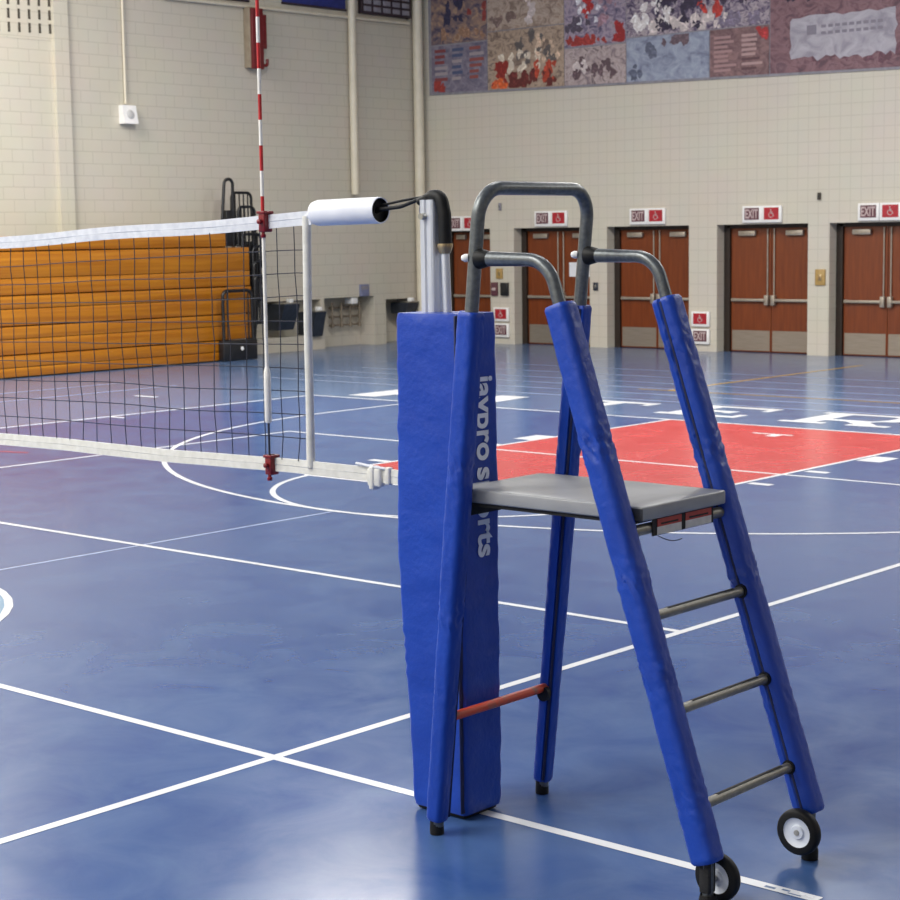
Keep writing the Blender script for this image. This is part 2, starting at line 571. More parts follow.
# the lines of the running lane beyond the baseline
for v, m, w in ((13.95, 4, .05), (14.7, 4, .05), (15.45, 4, .05), (16.2, 4, .05), (17.1, 4, .05), (18.1, 4, .05)):
    line((UL + 4.0 + (18.5 - v) * .0, v), (UR, v), w, m, 0.0015)
for u in (-15.1, -16.2):
    line((u, VF + 1), (u, 12.2), .05, 4, 0.0015)
line((-8.5, 15.25), (-8.5, 20.6), 0.07, 5, 0.0019)
line((-9.0, 15.25), (-2.0, 15.30), 0.05, 5, 0.0019)

def letter(u, v, W, H, shapes):
    for s in shapes:
        z = lift(0.0023)
        poly(bm, [(u + a * W, v + b * H, z) for a, b in s], 3)

SLAB_T = [[(.40, 0), (.60, 0), (.60, 1), (.40, 1)], [(0, .84), (1, .84), (1, 1), (0, 1)], [(0, .68), (.10, .68), (.10, .84), (0, .84)], [(.90, .68), (1, .68), (1, .84), (.90, .84)], [(.25, 0), (.75, 0), (.75, .12), (.25, .12)]]
SLAB_E = [[(.10, 0), (.32, 0), (.32, 1), (.10, 1)], [(0, .86), (1, .86), (1, 1), (0, 1)], [(.9, .68), (1, .68), (1, .86), (.9, .86)], [(.32, .43), (.72, .43), (.72, .57), (.32, .57)], [(.62, .36), (.72, .36), (.72, .43), (.62, .43)], [(0, 0), (1, 0), (1, .14), (0, .14)], [(.9, .14), (1, .14), (1, .3), (.9, .3)]]
SLAB_R = [[(.10, 0), (.32, 0), (.32, 1), (.10, 1)], [(0, 0), (.44, 0), (.44, .12), (0, .12)], [(0, .88), (.72, .88), (.72, 1), (0, 1)], [(.72, 1), (.72, .88), (.80, .84), (.94, .92)], [(.80, .84), (.80, .60), (1, .60), (1, .86), (.94, .92)], [(.32, .44), (.72, .44), (.80, .60), (1, .60), (.92, .48), (.80, .42), (.74, .32), (.32, .32)], [(.52, .32), (.76, .32), (.92, .12), (.70, .12)], [(.66, 0), (1.06, 0), (1.06, .12), (.66, .12)]]
SLAB_A = [[(.05, 0), (.25, 0), (.60, 1), (.40, 1)], [(.75, 0), (.95, 0), (.60, 1), (.40, 1)], [(.25, .3), (.75, .3), (.72, .42), (.28, .42)]]
letter(-11.78, 12.40, 1.2, 0.98, [[(0, .0), (.42, .0), (.42, .45), (.42, 1), (.0, 1)], [(.42, .4), (1, .4), (1, .6), (.42, .6)]])
letter(-10.45, 12.52, 1.0, 0.96, [[(.50, 0), (1.06, 0), (.96, 1), (.50, 1)], [(0, .4), (.5, .4), (.5, .6), (0, .6)]])
letter(-8.62, 12.62, 1.14, 1.02, SLAB_T)
letter(-6.95, 12.66, 1.12, 1.15, SLAB_E)
letter(-5.25, 12.66, 1.28, 1.15, SLAB_R)
letter(-3.55, 12.72, 1.15, 1.15, [[(0, 0), (1, 0), (1, .16), (0, .16)], [(.8, .16), (1, .16), (1, .56), (.8, .56)], [(0, .42), (.8, .42), (.8, .56), (0, .56)], [(0, .56), (.2, .56), (.2, 1), (0, 1)], [(.2, .84), (1, .84), (1, 1), (.2, 1)]])
struct(obj('floor', bm, FM))

# dark vinyl base along the back wall piers would hide nothing: the wall meets the floor directly
# ------------------------------------------------------------------ doors
DOOR_WORDS = ['partly hidden behind the post', 'seen through the hoop of the stand', 'behind the arm of the ladder', 'beside the low exit sign', 'cut by the right edge']

def door(n, a, b):
    v = VB + 0.23
    bm = B()
    box(bm, a, a + .12, v, v + .12, 0, DOOR_H)  # left frame side, widened so its dark colour also stands in for jamb shadow
    box(bm, b - .06, b, v, v + .12, 0, DOOR_H)
    box(bm, a + .06, b - .06, v, v + .12, DOOR_H - .06, DOOR_H)
    box(bm, a, b, v + .14, v + .16, 0, DOOR_H)
    d = obj('door_%d' % n, bm, 'door_frame', origin=((a + b) / 2, v, 0))
    struct(d)
    mid = (a + b) / 2 + .03
    for side, (x0, x1) in enumerate(((a + .125, mid - .006), (mid + .006, b - .065))):
        w = x1 - x0
        vf = v + .05
        bm = B()
        box(bm, x0, x1, vf, vf + .045, .012, DOOR_H - .068, 0)
        lf = obj('door_leaf', bm, 'door_wood', d, origin=None)
        WORLD[lf.name] = WORLD[d.name]
        bm = B()
        box(bm, x0 + .02, x1 - .02, vf - .004, vf - .0005, .03, .385)
        obj('kick_plate', bm, 'kick', lf)
        bm = B()
        inner = x1 if side == 0 else x0
        s = -1 if side == 0 else 1
        box(bm, x0 + .03, x1 - .03, vf - .075, vf - .035, .895, .945, 0, .008)
        lo, hi = sorted((inner + s * .02, inner + s * .10))
        box(bm, lo, hi, vf - .085, vf - .0005, .83, 1.01, 0, .01)
        o2 = (x0 + .03) if side == 0 else (x1 - .03)
        lo, hi = sorted((o2, o2 - s * .06))
        box(bm, lo, hi, vf - .06, vf - .0005, .89, .95, 0, .006)
        obj('push_bar', bm, 'hardware', lf)
        bm = B()
        xr = inner + s * .06
        tube(bm, [(xr, vf - .02, 1.01), (xr, vf - .02, DOOR_H - .08)], .014, 8)
        obj('latch_rod', bm, 'hardware', lf)
        bm = B()
        c0 = x0 + w * (.22 if side == 0 else .38)
        box(bm, c0, c0 + w * .42, vf - .07, vf - .0005, DOOR_H - .20, DOOR_H - .11, 0, .008)
        obj('door_closer', bm, 'hardware', lf)
    return d

for i, (a, b) in enumerate(DOORS):
    door(i + 1, a, b)

# ------------------------------------------------------------------ signs on the back wall
NTH = ['first double door from the corner', 'second double door from the corner', 'third double door from the corner', 'fourth double door from the corner', 'fifth double door, at the right edge']

def wheelchair(bm, x, y, z, s, mat=0):
    """white figure in a wheelchair, drawn in thin bars"""
    def P(a, b):
        return (x + a * s, y, z + b * s)
    pts = [P(-.05 + .04 * math.cos(2 * math.pi * k / 10) * 2, .40 + .08 * math.sin(2 * math.pi * k / 10)) for k in range(10)]
    prism(bm, pts, (0, -.003, 0), mat)
    for p, q in (((-.05, .30), (-.02, 0)), ((-.02, 0), (.2, 0)), ((.2, 0), (.32, -.28)), ((-.03, .16), (.16, .16))):
        tube(bm, [P(*p), P(*q)], .045 * s, 6, mat)
    tube(bm, [P(-.02 + .27 * math.cos(math.radians(t)), -.13 + .27 * math.sin(math.radians(t))) for t in range(110, 390, 20)], .04 * s, 6, mat)

def sign(kind, u, z, W, H, label, group):
    y = VB
    t = thing('exit_sign' if kind == 'exit' else 'accessible_exit_sign', label, 'sign', (u, y, z), group)
    bm = B()
    box(bm, u - W / 2, u + W / 2, y - .05, y - .002, z - H / 2, z + H / 2, 0, .008)
    obj('backing_plate', bm, 'sign_white', t)
    w, h = W * .74, H * .70
    zc = z + H * .03
    bm = B()
    box(bm, u - w / 2, u + w / 2, y - .056, y - .0505, zc - h / 2, zc + h / 2)
    f = obj('sign_face', bm, 'sign_maroon' if kind == 'exit' else 'sign_red', t)
    WORLD[f.name] = WORLD[t.name]
    bm = B()
    if kind == 'exit':
        text(bm, 'EXIT', (u - w * .44, y - .0565, zc - h * .38), (1, 0, 0), (0, 0, 1), w * .88, h * .76, 0, .02, .003)
        obj('lettering', bm, 'sign_pale', f)
    else:
        wheelchair(bm, u, y - .0565, zc, h * .8)
        obj('wheelchair_symbol', bm, 'sign_pale', f)

for i, (ue, ua, z) in enumerate(((-18.30, -17.90, 2.35), (-16.09, -15.70, 2.41), (-13.87, -13.48, 2.415), (-11.47, -11.08, 2.41), (-9.24, -8.84, 2.41))):
    sign('exit', ue, z, .39, .29, 'maroon EXIT sign on a white plate above the ' + NTH[i], 'exit signs above the doors')
    sign('access', ua, z, .39, .29, 'red wheelchair sign on a white plate above the ' + NTH[i], 'wheelchair signs above the doors')
for u, w in ((-17.14, 'between the first and second double doors'), (-12.53, 'between the third and fourth double doors')):
    sign('access', u, .58, .38, .27, 'low red wheelchair sign near the floor ' + w, 'low wheelchair signs')
    sign('exit', u, .27, .38, .27, 'low maroon EXIT sign just above the floor ' + w, 'low exit signs')

def wall_box(name, u, z, w, h, d, mat, label, cat, extra=None):
    bm = B()
    box(bm, u - w / 2, u + w / 2, VB - d, VB - .001, z - h / 2, z + h / 2, 0, .006)
    o = obj(name, bm, mat, origin=(u, VB, z))
    tag(o, label, cat)
    if extra:
        extra(o, u, z, w, h, d)
    return o

def face_detail(name, mat, fw, fh):
    def f(o, u, z, w, h, d):
        bm = B()
        box(bm, u - w * fw / 2, u + w * fw / 2, VB - d - .006, VB - d, z - h * fh / 2, z + h * fh / 2, 0, .002)
        obj(name, bm, mat, o)
    return f

wall_box('wall_plate', -17.19, 1.37, .16, .20, .03, 'tan', 'small tan wall plate above the black box, right of the first double door', 'wall plate', face_detail('switch', 'brass', .3, .4))
wall_box('alarm_pull', -17.31, 1.07, .15, .26, .05, 'sign_maroon', 'faded maroon pull box beside the black box, right of the first double door', 'alarm box', face_detail('pull_handle', 'sign_pale', .6, .2))
wall_box('card_reader', -17.05, 1.07, .18, .25, .06, 'black_box', 'small black box on the wall left of the second double door', 'wall box', face_detail('front_panel', 'grip_black', .6, .6))
wall_box('wall_switch', -14.86, 1.14, .10, .15, .03, 'fount', 'small dark switch plate between the second and third double doors', 'switch', face_detail('switch', 'steel', .3, .4))
wall_box('wall_plate', -10.14, 1.33, .19, .27, .03, 'tan', 'tan wall plate on the pier between the fourth and fifth double doors', 'wall plate', face_detail('switch', 'brass', .3, .4))
wall_box('wall_sensor', -10.17, 2.69, .05, .12, .05, 'slot', 'small dark sensor high on the pier left of the fifth double door', 'sensor', face_detail('lens', 'black_box', .5, .3))
wall_box('wall_sensor', -17.15, 2.66, .05, .14, .05, 'plaque', 'tiny grey fixture on the wall inside the hoop, above the first pier', 'sensor', face_detail('lens', 'fount', .5, .3))
bm = B()
box(bm, -15.70, -15.12, VB + .2745, VB + .2785, 1.31, 1.58)
tag(obj('paper_notice', bm, 'paper', origin=(-15.4, VB + .275, 1.31)), 'white paper notice taped to the right leaf of the second double door', 'notice')

# ------------------------------------------------------------------ photo banner on the back wall
BU0, BU1 = -18.93, -6.2
def bz(u):      # its lower edge hangs slightly out of level
    return 4.885 + (4.69 - 4.885) * (u - BU0) / (-8.73 - BU0)
ban = thing('photo_banner', 'wide collage banner of mottled sports photographs high on the back wall', 'banner', (BU0, VB, 4.8))
BT = 7.6
bm = B()
prism(bm, [(BU0, VB - .03, bz(BU0)), (BU1, VB - .03, bz(BU1)), (BU1, VB - .03, BT), (BU0, VB - .03, BT)], (0, .025, 0))
obj('backing', bm, 'plaque', ban)
def uof(px):   # banner columns as distances along the wall, from its left end
    return px
PH = {}
def panel(u0, u1, z0, z1, cols, scale, seed, blobs=(), rows=None):
    """one photograph of the collage: a thin print with darker and brighter figures on it"""
    m = 'print_%d' % seed
    MAT[m] = photo_mat(m, cols, scale, seed)
    mats = [m]
    bm = B()
    zz0 = (lambda u: bz(u) + .04) if z0 is None else (lambda u: z0)
    prism(bm, [(u0, VB - .04, zz0(u0)), (u1, VB - .04, zz0(u1)), (u1, VB - .04, z1), (u0, VB - .04, z1)], (0, .008, 0))
    rnd = random.Random(seed)
    for (cx, cz, rx, rz, col, n) in blobs:
        k = 'print_ink_' + col
        if k not in MAT:
            MAT[k] = photo_mat(k, [('#' + col), ('#' + col), '#%02x%02x%02x' % tuple(min(255, int(int(col[i:i + 2], 16) * 1.25 + 12)) for i in (0, 2, 4))], 6, len(MAT))
        if k not in mats:
            mats.append(k)
        for j in range(int(n * 1.7)):
            ox, oz = cx + rnd.uniform(-rx, rx), cz + rnd.uniform(-rz, rz)
            s = rnd.uniform(.03, .10)
            pts = []
            for q in range(9):
                an = 2 * math.pi * q / 9
                rr = s * rnd.uniform(.5, 1.4)
                X = min(max(ox + rr * math.cos(an), u0 + .01), u1 - .01)
                pts.append((X, VB - .0415 - .0004 * rnd.random(), min(max(oz + rr * 1.2 * math.sin(an), zz0(X) + .01), z1 - .01)))
            prism(bm, pts, (0, .004, 0), mats.index(k))
    if rows:
        c0, c1, r0, r1, nx, nz, cl = rows
        for i in range(nx):
            for j in range(nz):
                col = cl[(i + j * 0) % len(cl)] if rnd.random() < .85 else cl[-1]
                k = 'print_ink_' + col
                if k not in MAT:
                    MAT[k] = photo_mat(k, ['#' + col, '#' + col], 8, len(MAT))
                if k not in mats:
                    mats.append(k)
                x0 = c0 + (c1 - c0) * (i + .08) / nx
                x1 = c0 + (c1 - c0) * (i + .55 + .35 * rnd.random()) / nx
                y0 = r0 + (r1 - r0) * (j + .2) / nz
                y1 = r0 + (r1 - r0) * (j + .75) / nz
                prism(bm, [(x0, VB - .042, y0), (x1, VB - .042, y0), (x1, VB - .042, y1), (x0, VB - .042, y1)], (0, .004, 0), mats.index(k))
    obj('photo_print', bm, mats, ban)

panel(-18.85, -17.42, 5.85, 7.5, ['#35324f', '#6b5c62', '#8e7467', '#a78a72'], 2.2, 1, [(-18.2, 6.4, .3, .25, '2c2a44', 7), (-17.75, 6.5, .3, .25, '7d3330', 4), (-18.1, 5.98, .6, .1, '8b6a55', 6)])
panel(-18.85, -17.42, None, 5.82, ['#5b566b', '#736c7c', '#86808b'], 3, 2, [(-18.65, 5.02, .1, .06, '8c2f2a', 4)], (-18.8, -17.45, 5.12, 5.78, 3, 6, ['7c3b3f', '46506f', '8a4a46', '9a8f92']))
panel(-17.40, -15.55, 6.0, 7.5, ['#7d6a5e', '#99877a', '#b3a294', '#8d7566'], 2.4, 3, [(-16.3, 6.4, .12, .3, 'b9adab', 5), (-17.0, 6.2, .3, .05, '6d5a55', 5)])
panel(-17.40, -15.55, None, 5.98, ['#6b5a52', '#94806f', '#b09a86', '#7c6b60'], 3.2, 4, [(-17.1, 5.15, .18, .18, '7e221c', 9), (-16.3, 5.02, .55, .12, '5a201e', 14), (-15.9, 5.15, .3, .2, 'a03a25', 6), (-16.3, 5.6, .5, .25, '57504f', 10), (-16.6, 5.3, .5, .3, 'c9bba9', 10), (-17.1, 5.0, .2, .08, 'c4572a', 5), (-15.95, 5.6, .25, .25, 'c0a68f', 7)])
panel(-15.53, -14.14, 5.55, 7.5, ['#504a63', '#7d7186', '#a394a0', '#8b7f86'], 2.8, 5, [(-15.0, 6.3, .08, .35, '9d2323', 6), (-15.0, 6.3, .3, .35, 'c7c3ca', 8), (-14.5, 6.2, .25, .25, '8c6d78', 6), (-14.3, 5.75, .12, .15, '8a1f22', 6), (-15.0, 5.62, .45, .04, '8f2f2b', 10), (-15.2, 5.95, .3, .1, '4d4452', 6)])
panel(-15.53, -14.14, None, 5.52, ['#7b6c72', '#a0908f', '#b5a5a2', '#5e5056'], 2.6, 6, [(-14.8, 5.12, .45, .14, '57444a', 10), (-15.2, 5.15, .15, .14, 'c2b6b3', 4)])
panel(-14.12, -11.15, 5.62, 7.5, ['#2d2744', '#5e5168', '#8c7f8b', '#b1a5a6', '#6a5b6b'], 3.4, 7, [(-13.6, 6.1, .4, .35, 'cfc7c4', 20), (-13.0, 6.0, .5, .3, '2b2238', 18), (-12.4, 6.2, .3, .3, 'a32f28', 10), (-12.9, 5.75, .9, .1, 'bdb1ad', 14), (-11.7, 5.75, .45, .08, '6f6577', 8), (-12.2, 6.2, .9, .15, '30263b', 12)])
panel(-14.12, -12.36, None, 5.60, ['#6e7388', '#8b92a4', '#9ea5b3'], 1.8, 8, [(-13.9, 5.0, .08, .1, '4d5264', 4), (-13.1, 5.5, .3, .03, '5b4a52', 5), (-13.6, 5.35, .06, .12, '565a6c', 3)])
panel(-12.34, -11.15, None, 5.60, ['#5d4448', '#765a5c', '#8c6c6b'], 3, 9, [(-11.3, 5.5, .1, .06, '9c2a2c', 4)], (-12.3, -11.18, 4.86, 5.5, 2, 8, ['a07f7e', 'ad8f8c', '5a3d42']))
panel(-11.13, BU1 - .05, None, 7.5, ['#5a4049', '#74545b', '#86656a', '#674c55'], 2.2, 10, [(-10.3, 6.1, .5, .12, '251f33', 10), (-8.5, 6.0, .6, .2, '52424e', 10), (-9.4, 5.0, .9, .06, '5b3a44', 12), (-7.4, 5.8, .8, .8, '8c7076', 16)])
bm = B()        # pale torn-edged plate lying over the brick-coloured photograph
MAT['print_plate'] = photo_mat('print_plate', ['#8f8a94', '#a5a0a8', '#b2adb4'], 1.6, 11)
rnd = random.Random(5)
edge = []
for k in range(24):
    edge.append((-10.72 + 1.92 * k / 23, 4.98 + rnd.uniform(-.06, .04)))
edge += [(-8.78 + rnd.uniform(-.03, .03), 5.1 + .5 * k / 5) for k in range(6)]
edge += [(-8.8 - 1.9 * k / 12, 5.66 + rnd.uniform(-.03, .03)) for k in range(13)]
edge += [(-10.72 + rnd.uniform(-.03, .03), 5.6 - .5 * k / 5) for k in range(6)]
prism(bm, [(a, VB - .046, b) for a, b in edge], (0, .006, 0), 0)
for z in (5.35, 5.46):
    for k in range(9):
        prism(bm, [(-10.15 + k * .13, VB - .049, z), (-10.06 + k * .13, VB - .049, z), (-10.06 + k * .13, VB - .049, z + .05), (-10.15 + k * .13, VB - .049, z + .05)], (0, .004, 0), 1)
prism(bm, [(-10.42, VB - .049, 5.36), (-10.24, VB - .049, 5.36), (-10.24, VB - .049, 5.52), (-10.42, VB - .049, 5.52)], (0, .004, 0), 1)
MAT['print_ink_7b7580'] = photo_mat('print_ink_7b7580', ['#7b7580', '#837d88'], 6, 31)
obj('photo_print', bm, ['print_plate', 'print_ink_7b7580'], ban)

# ------------------------------------------------------------------ things on the left wall
def vpipe(name, y, z0, z1, r, off, mat, label, cat='pipe', clips=()):
    bm = B()
    tube(bm, [(UL + off, y, z0), (UL + off, y, z1)], r, 14)
    o = obj(name, bm, mat, origin=(UL, y, z0))
    tag(o, label, cat)
    for z in clips:
        bm = B()
        box(bm, UL + .004, UL + off + r + .012, y - r - .05, y + r + .05, z - .04, z + .04, 0, .01)
        obj('pipe_clip', bm, mat, o)
    return o

vpipe('wall_pipe', 20.14, 2.93, CEIL - .01, .075, .11, 'cream_paint', 'cream vertical pipe ending halfway down the left wall')
vpipe('corner_pipe', 21.96, 0.0, CEIL - .01, .10, .14, 'cream_paint', 'thick cream pipe running up the corner of the room')
vpipe('conduit', 14.70, 4.42, CEIL - .01, .022, .04, 'cream_paint', 'thin cream conduit dropping to the white speaker box', 'conduit')
bm = B()
tube(bm, [(UL + .05, 15.6, 6.25), (UL + .05, 21.80, 6.28)], .03, 10)
tag(obj('conduit', bm, 'cream_paint', origin=(UL, 15.6, 6.27)), 'horizontal cream conduit high on the left wall under the blue banners', 'conduit')

t = thing('wall_speaker', 'small white speaker box on the left wall', 'speaker', (UL, 14.72, 4.08))
bm = B()
prism(bm, [(UL + .002, 14.58, 4.39), (UL + .10, 14.58, 4.39), (UL + .16, 14.58, 4.08), (UL + .002, 14.58, 4.08)], (0, .29, 0))
obj('housing', bm, 'sign_white', t)
bm = B()
ax = Vector((.31, 0, .06)).normalized()
lathe(bm, [(.001, .008), (.07, .008), (.08, 0), (.08, -.01)], (UL + .132, 14.725, 4.235), ax, 20)
obj('speaker_grille', bm, 'speaker_grey', t)

t = thing('wall_bracket', 'dark red metal bracket on a tan box, high on the left wall behind the antenna', 'bracket', (UL, 17.75, 5.15))
bm = B()
box(bm, UL + .002, UL + .17, 17.46, 17.70, 5.17, 6.24, 0, .01)
obj('housing', bm, 'taupe', t)
bm = B()
box(bm, UL + .172, UL + .23, 17.47, 17.74, 5.15, 6.22, 0, .01)
box(bm, UL + .05, UL + .21, 17.70, 17.84, 5.52, 6.12, 0, .01)
obj('front_plate', bm, 'dark_red', t)
bm = B()
tube(bm, fillet([(UL + .20, 17.70, 5.22), (UL + .20, 17.84, 5.22), (UL + .20, 17.84, 5.34)], .05), .03, 10)
obj('hook', bm, 'dark_red', t)

def banner_left(y0, y1, z0, label):
    t = thing('wall_banner', label, 'banner', (UL, y0, z0), 'navy blue banners on the left wall')
    bm = B()
    box(bm, UL + .004, UL + .04, y0, y1, z0 + .04, 7.7, 0, .004)
    obj('cloth', bm, 'navy', t)
    bm = B()
    tube(bm, [(UL + .03, y0 - .02, z0 + .03), (UL + .03, y1 + .02, z0 + .03)], .022, 10)
    obj('hem_rod', bm, 'frame_dark', t)

banner_left(18.42, 20.05, 6.37, 'navy blue wall banner between the red bracket and the cream pipe')
banner_left(16.2, 17.57, 6.33, 'navy blue wall banner edge above the red bracket, left of the antenna')

t = thing('record_board', 'dark board with rows of grey plaques at the top by the room corner', 'board', (UL, 20.4, 6.36))
bm = B()
box(bm, UL + .004, UL + .10, 20.42, 21.83, 6.37, 8.0, 0, .006)
obj('backing', bm, 'frame_dark', t)
for r in range(10):
    for c in range(5):
        bm = B()
        y = 20.48 + c * .27
        z = 6.42 + r * .135
        box(bm, UL + .101, UL + .112, y, y + .205, z, z + .09, 0, .003)
        obj('plaque', bm, 'plaque', t)
bm = B()
tube(bm, [(UL + .06, 21.72, 6.38), (UL + .10, 21.72, 6.345)], .02, 8)
obj('bracket', bm, 'frame_dark', t)

t = thing('wall_vent', 'rows of narrow dark slots high on the left wall at the left edge', 'vent', (UL, 12.0, 5.4))
bm = B()
box(bm, UL + .001, UL + .0035, 11.9, 13.25, 5.36, 7.1)
obj('face_plate', bm, 'wall_l', t)
for c in range(7):
    for r in range(5):
        y = 12.02 + c * .198
        z = 5.44 + r * .215 + c * .006
        bm = B()
        box(bm, UL + .0036, UL + .008, y, y + .045, z, z + .155)
        obj('slot', bm, 'slot', t)

t = None
def fountain(y, z, w, h, d, label):
    t = thing('drinking_fountain', label, 'drinking fountain', (UL, y, z), 'drinking fountains on the left wall')
    x0 = UL - .297
    d0 = UL + d
    bm = B()
    prism(bm, [(x0, y - w / 2, z), (d0, y - w / 2, z), (d0 - .03, y - w / 2, z - .10), (UL + .08, y - w / 2, z - h), (x0, y - w / 2, z - h)], (0, w, 0))
    obj('body', bm, 'fount', t)
    bm = B()
    box(bm, UL - .05, d0 + .01, y - w / 2 - .01, y + w / 2 + .01, z + .001, z + .025, 0, .008)
    obj('basin_rim', bm, 'steel', t)
    bm = B()
    box(bm, d0 - .12, d0 - .02, y - .05, y + .05, z + .026, z + .10, 0, .01)
    obj('spout', bm, 'white_cap', t)

fountain(18.24, .90, .40, .48, .28, 'dark grey drinking fountain nearest the bleachers, seen left of the net side tape')
fountain(19.06, .72, .28, .46, .20, 'dark grey drinking fountain mounted lower, just right of the net side tape')
fountain(21.66, .80, .30, .22, .18, 'dark drinking fountain in the alcove by the corner, above the blue pad')

t = thing('pipe_stubs', 'bare pipes and fittings left in the middle alcove of the left wall', 'pipes', (UL - .30, 20.3, .4))
bm = B()
for z in (.42, .58, .76):
    tube(bm, [(UL - .28, 19.75, z), (UL - .28, 20.62, z)], .022, 8)
obj('pipe', bm, 'pipe_dark', t)
for y in (19.80, 20.05, 20.30, 20.55):
    bm = B()
    tube(bm, [(UL - .25, y, .38), (UL - .25, y, .86)], .02, 8)
    for z in (.42, .58, .76):
        lathe(bm, [(.001, -.04), (.036, -.04), (.036, .04), (.001, .04)], (UL - .25, y, z), (0, 0, 1), 10)
    obj('riser', bm, 'pipe_dark', t)
bm = B()
box(bm, UL - .22, UL - .02, 20.12, 20.28, .83, .95, 0, .01)
obj('valve_box', bm, 'white_cap', t)

bm = B()
box(bm, UL + .002, UL + .03, 20.30, 20.56, .97, 1.20, 0, .006)
o = obj('wall_sign', bm, 'slate', origin=(UL, 20.43, .97))
tag(o, 'small slate blue sign above the middle alcove of the left wall', 'sign')
bm = B()
box(bm, UL + .0305, UL + .033, 20.33, 20.53, 1.10, 1.17)
obj('text_band', bm, 'plaque', o)

# ------------------------------------------------------------------ folded wooden bleachers
bl = thing('bleachers', 'folded varnished wooden bleachers with black end rails along the left wall', 'bleachers', (-18.8, 12, 0))
ZB = [0.02, 0.165, 0.37, 0.61, 0.82, 1.08, 1.30, 1.56, 1.99, 2.22]
FRONT = -18.40
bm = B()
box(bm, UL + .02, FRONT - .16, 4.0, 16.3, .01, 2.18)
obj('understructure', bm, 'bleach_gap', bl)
for i in range(9):
    nose = (i % 2 == 1)
    u = FRONT - .012 * i - (0 if nose else .010)
    yend = (15.98, 15.98, 16.76, 16.76, 16.78, 16.78, 16.78, 16.78, 16.26)[i]
    bm = B()
    box(bm, u - .10, u, 4.0, yend, ZB[i] + (.004 if nose else .0), ZB[i + 1] - (.020 if nose else .006), 0, .006)
    obj('seat_board' if nose else 'riser_board', bm, 'bleach_wood', bl)

def rail(x, pts, r=.022, bal=0, name='end_rail'):
    """bent tube in the plane of the bleacher end, with balusters"""
    bm = B()
    pts = [(y - .06, z) for y, z in pts]
    r *= 1.2
    P = [(x, y, z) for y, z in pts]
    tube(bm, fillet(P, .10, 6), r, 10)
    if bal:
        y0, y1 = pts[0][0], pts[-1][0]
        zt = min(pts[1][1], pts[-2][1])
        zb = max(pts[0][1], pts[-1][1])
        for k in range(1, bal + 1):
            y = y0 + (y1 - y0) * k / (bal + 1)
            tube(bm, [(x, y, zb), (x, y, zt - .01)], r * .5, 8)
        tube(bm, [(x, y0, zb + .03), (x, y1, zb + .03)], r * .8, 8)
    return obj(name, bm, 'rail_black', bl)

rail(-18.62, [(16.33, 2.20), (16.43, 3.16), (16.62, 3.16), (16.60, 1.95)], .024)
rail(-18.70, [(16.64, 2.02), (16.66, 2.93), (17.12, 2.93), (17.14, 2.02)], .022, 4)
rail(-18.60, [(16.70, 1.98), (16.72, 2.68), (17.10, 2.68), (17.12, 1.98)], .022, 4)
rail(-18.54, [(16.72, 1.60), (16.74, 2.20), (17.18, 2.20), (17.20, 1.60)], .022, 4)
rail(-18.50, [(16.94, 1.30), (16.95, 1.98), (17.22, 1.98), (17.22, 1.30)], .024, 2)
rail(-18.48, [(16.94, 1.00), (16.95, 1.72), (17.20, 1.72), (17.18, 1.00)], .024, 2)
rail(-18.46, [(16.92, .60), (16.94, 1.46), (17.16, 1.46), (17.10, .60)], .024, 2)
bm = B()
prism(bm, [(-18.66, 16.82, .32), (-18.66, 16.96, .32), (-18.66, 17.12, 1.5), (-18.66, 17.08, 2.0), (-18.66, 16.82, 2.0)], (.10, 0, 0))
obj('end_panel', bm, 'rail_black', bl)
bm = B()
box(bm, -18.72, -18.60, 16.38, 16.60, 1.99, 2.62, 0, .01)
obj('end_panel', bm, 'rail_black', bl)
rail(-18.30, [(16.03, .35), (16.03, 1.22), (16.70, 1.22), (16.72, .35)], .026, 0, 'front_rail')
bm = B()
for y in (16.07, 16.56):
    tube(bm, [(-18.30, y, .35), (-18.30, y, 1.20)], .014, 8)
obj('baluster', bm, 'rail_black', bl)
bm = B()
box(bm, -18.40, -18.26, 15.93, 16.72, .006, .36, 0, .012)
o = obj('foot_box', bm, 'black_box', bl)
WORLD[o.name] = WORLD[bl.name]
bm = B()
lathe(bm, [(.001, .01), (.03, .008), (.035, 0)], (-18.26, 16.36, .21), (1, 0, 0), 14)
obj('lock_knob', bm, 'white_cap', o)

# ------------------------------------------------------------------ net post with its blue pad
post = thing('net_post', 'aluminium volleyball net post wrapped in a tall lettered blue pad', 'net post', (.95, 0, 0))
PX = .930
bm = B()
prof = []
for sx, sy in ((1, 1), (-1, 1), (-1, -1), (1, -1)):
    prof += []
R = .036
n = 32
ring = []
for k in range(n):
    a = 2 * math.pi * k / n
    q = (abs(math.cos(a)) ** 5 + abs(math.sin(a)) ** 5) ** (-1 / 5)
    rr = R * q
    for c in (0, 90, 180, 270):       # extrusion grooves in the middle of each face
        if abs(((math.degrees(a) - c + 180) % 360) - 180) < 8:
            rr *= .86
    ring.append((rr * math.cos(a), rr * math.sin(a)))
ring_bridge(bm, [[Vector((PX + x, y, z)) for x, y in ring] for z in (.005, 1.0, 2.275)], 0, True, False)
obj('pole', bm, 'alu', post)
bm = B()
tube(bm, [(PX + .080, -.005, 1.7), (PX + .066, -.005, 2.10)], .016, 14)
obj('tension_tube', bm, 'alu', post)
bm = B()
lathe(bm, [(.001, -.026), (.020, -.026), (.029, .0), (.028, .010), (.001, .012)], (PX + .066, -.005, 2.105), (0, 0, 1), 18)
obj('tube_collar', bm, 'brass', post)
bm = B()
lathe(bm, [(.001, -.016), (.050, -.016), (.053, -.011), (.042, 0), (.053, .011), (.050, .016), (.001, .016)], (PX - .050, .055, 2.238), (0, 1, 0), 30)
obj('pulley_wheel', bm, 'plaque', post)
bm = B()
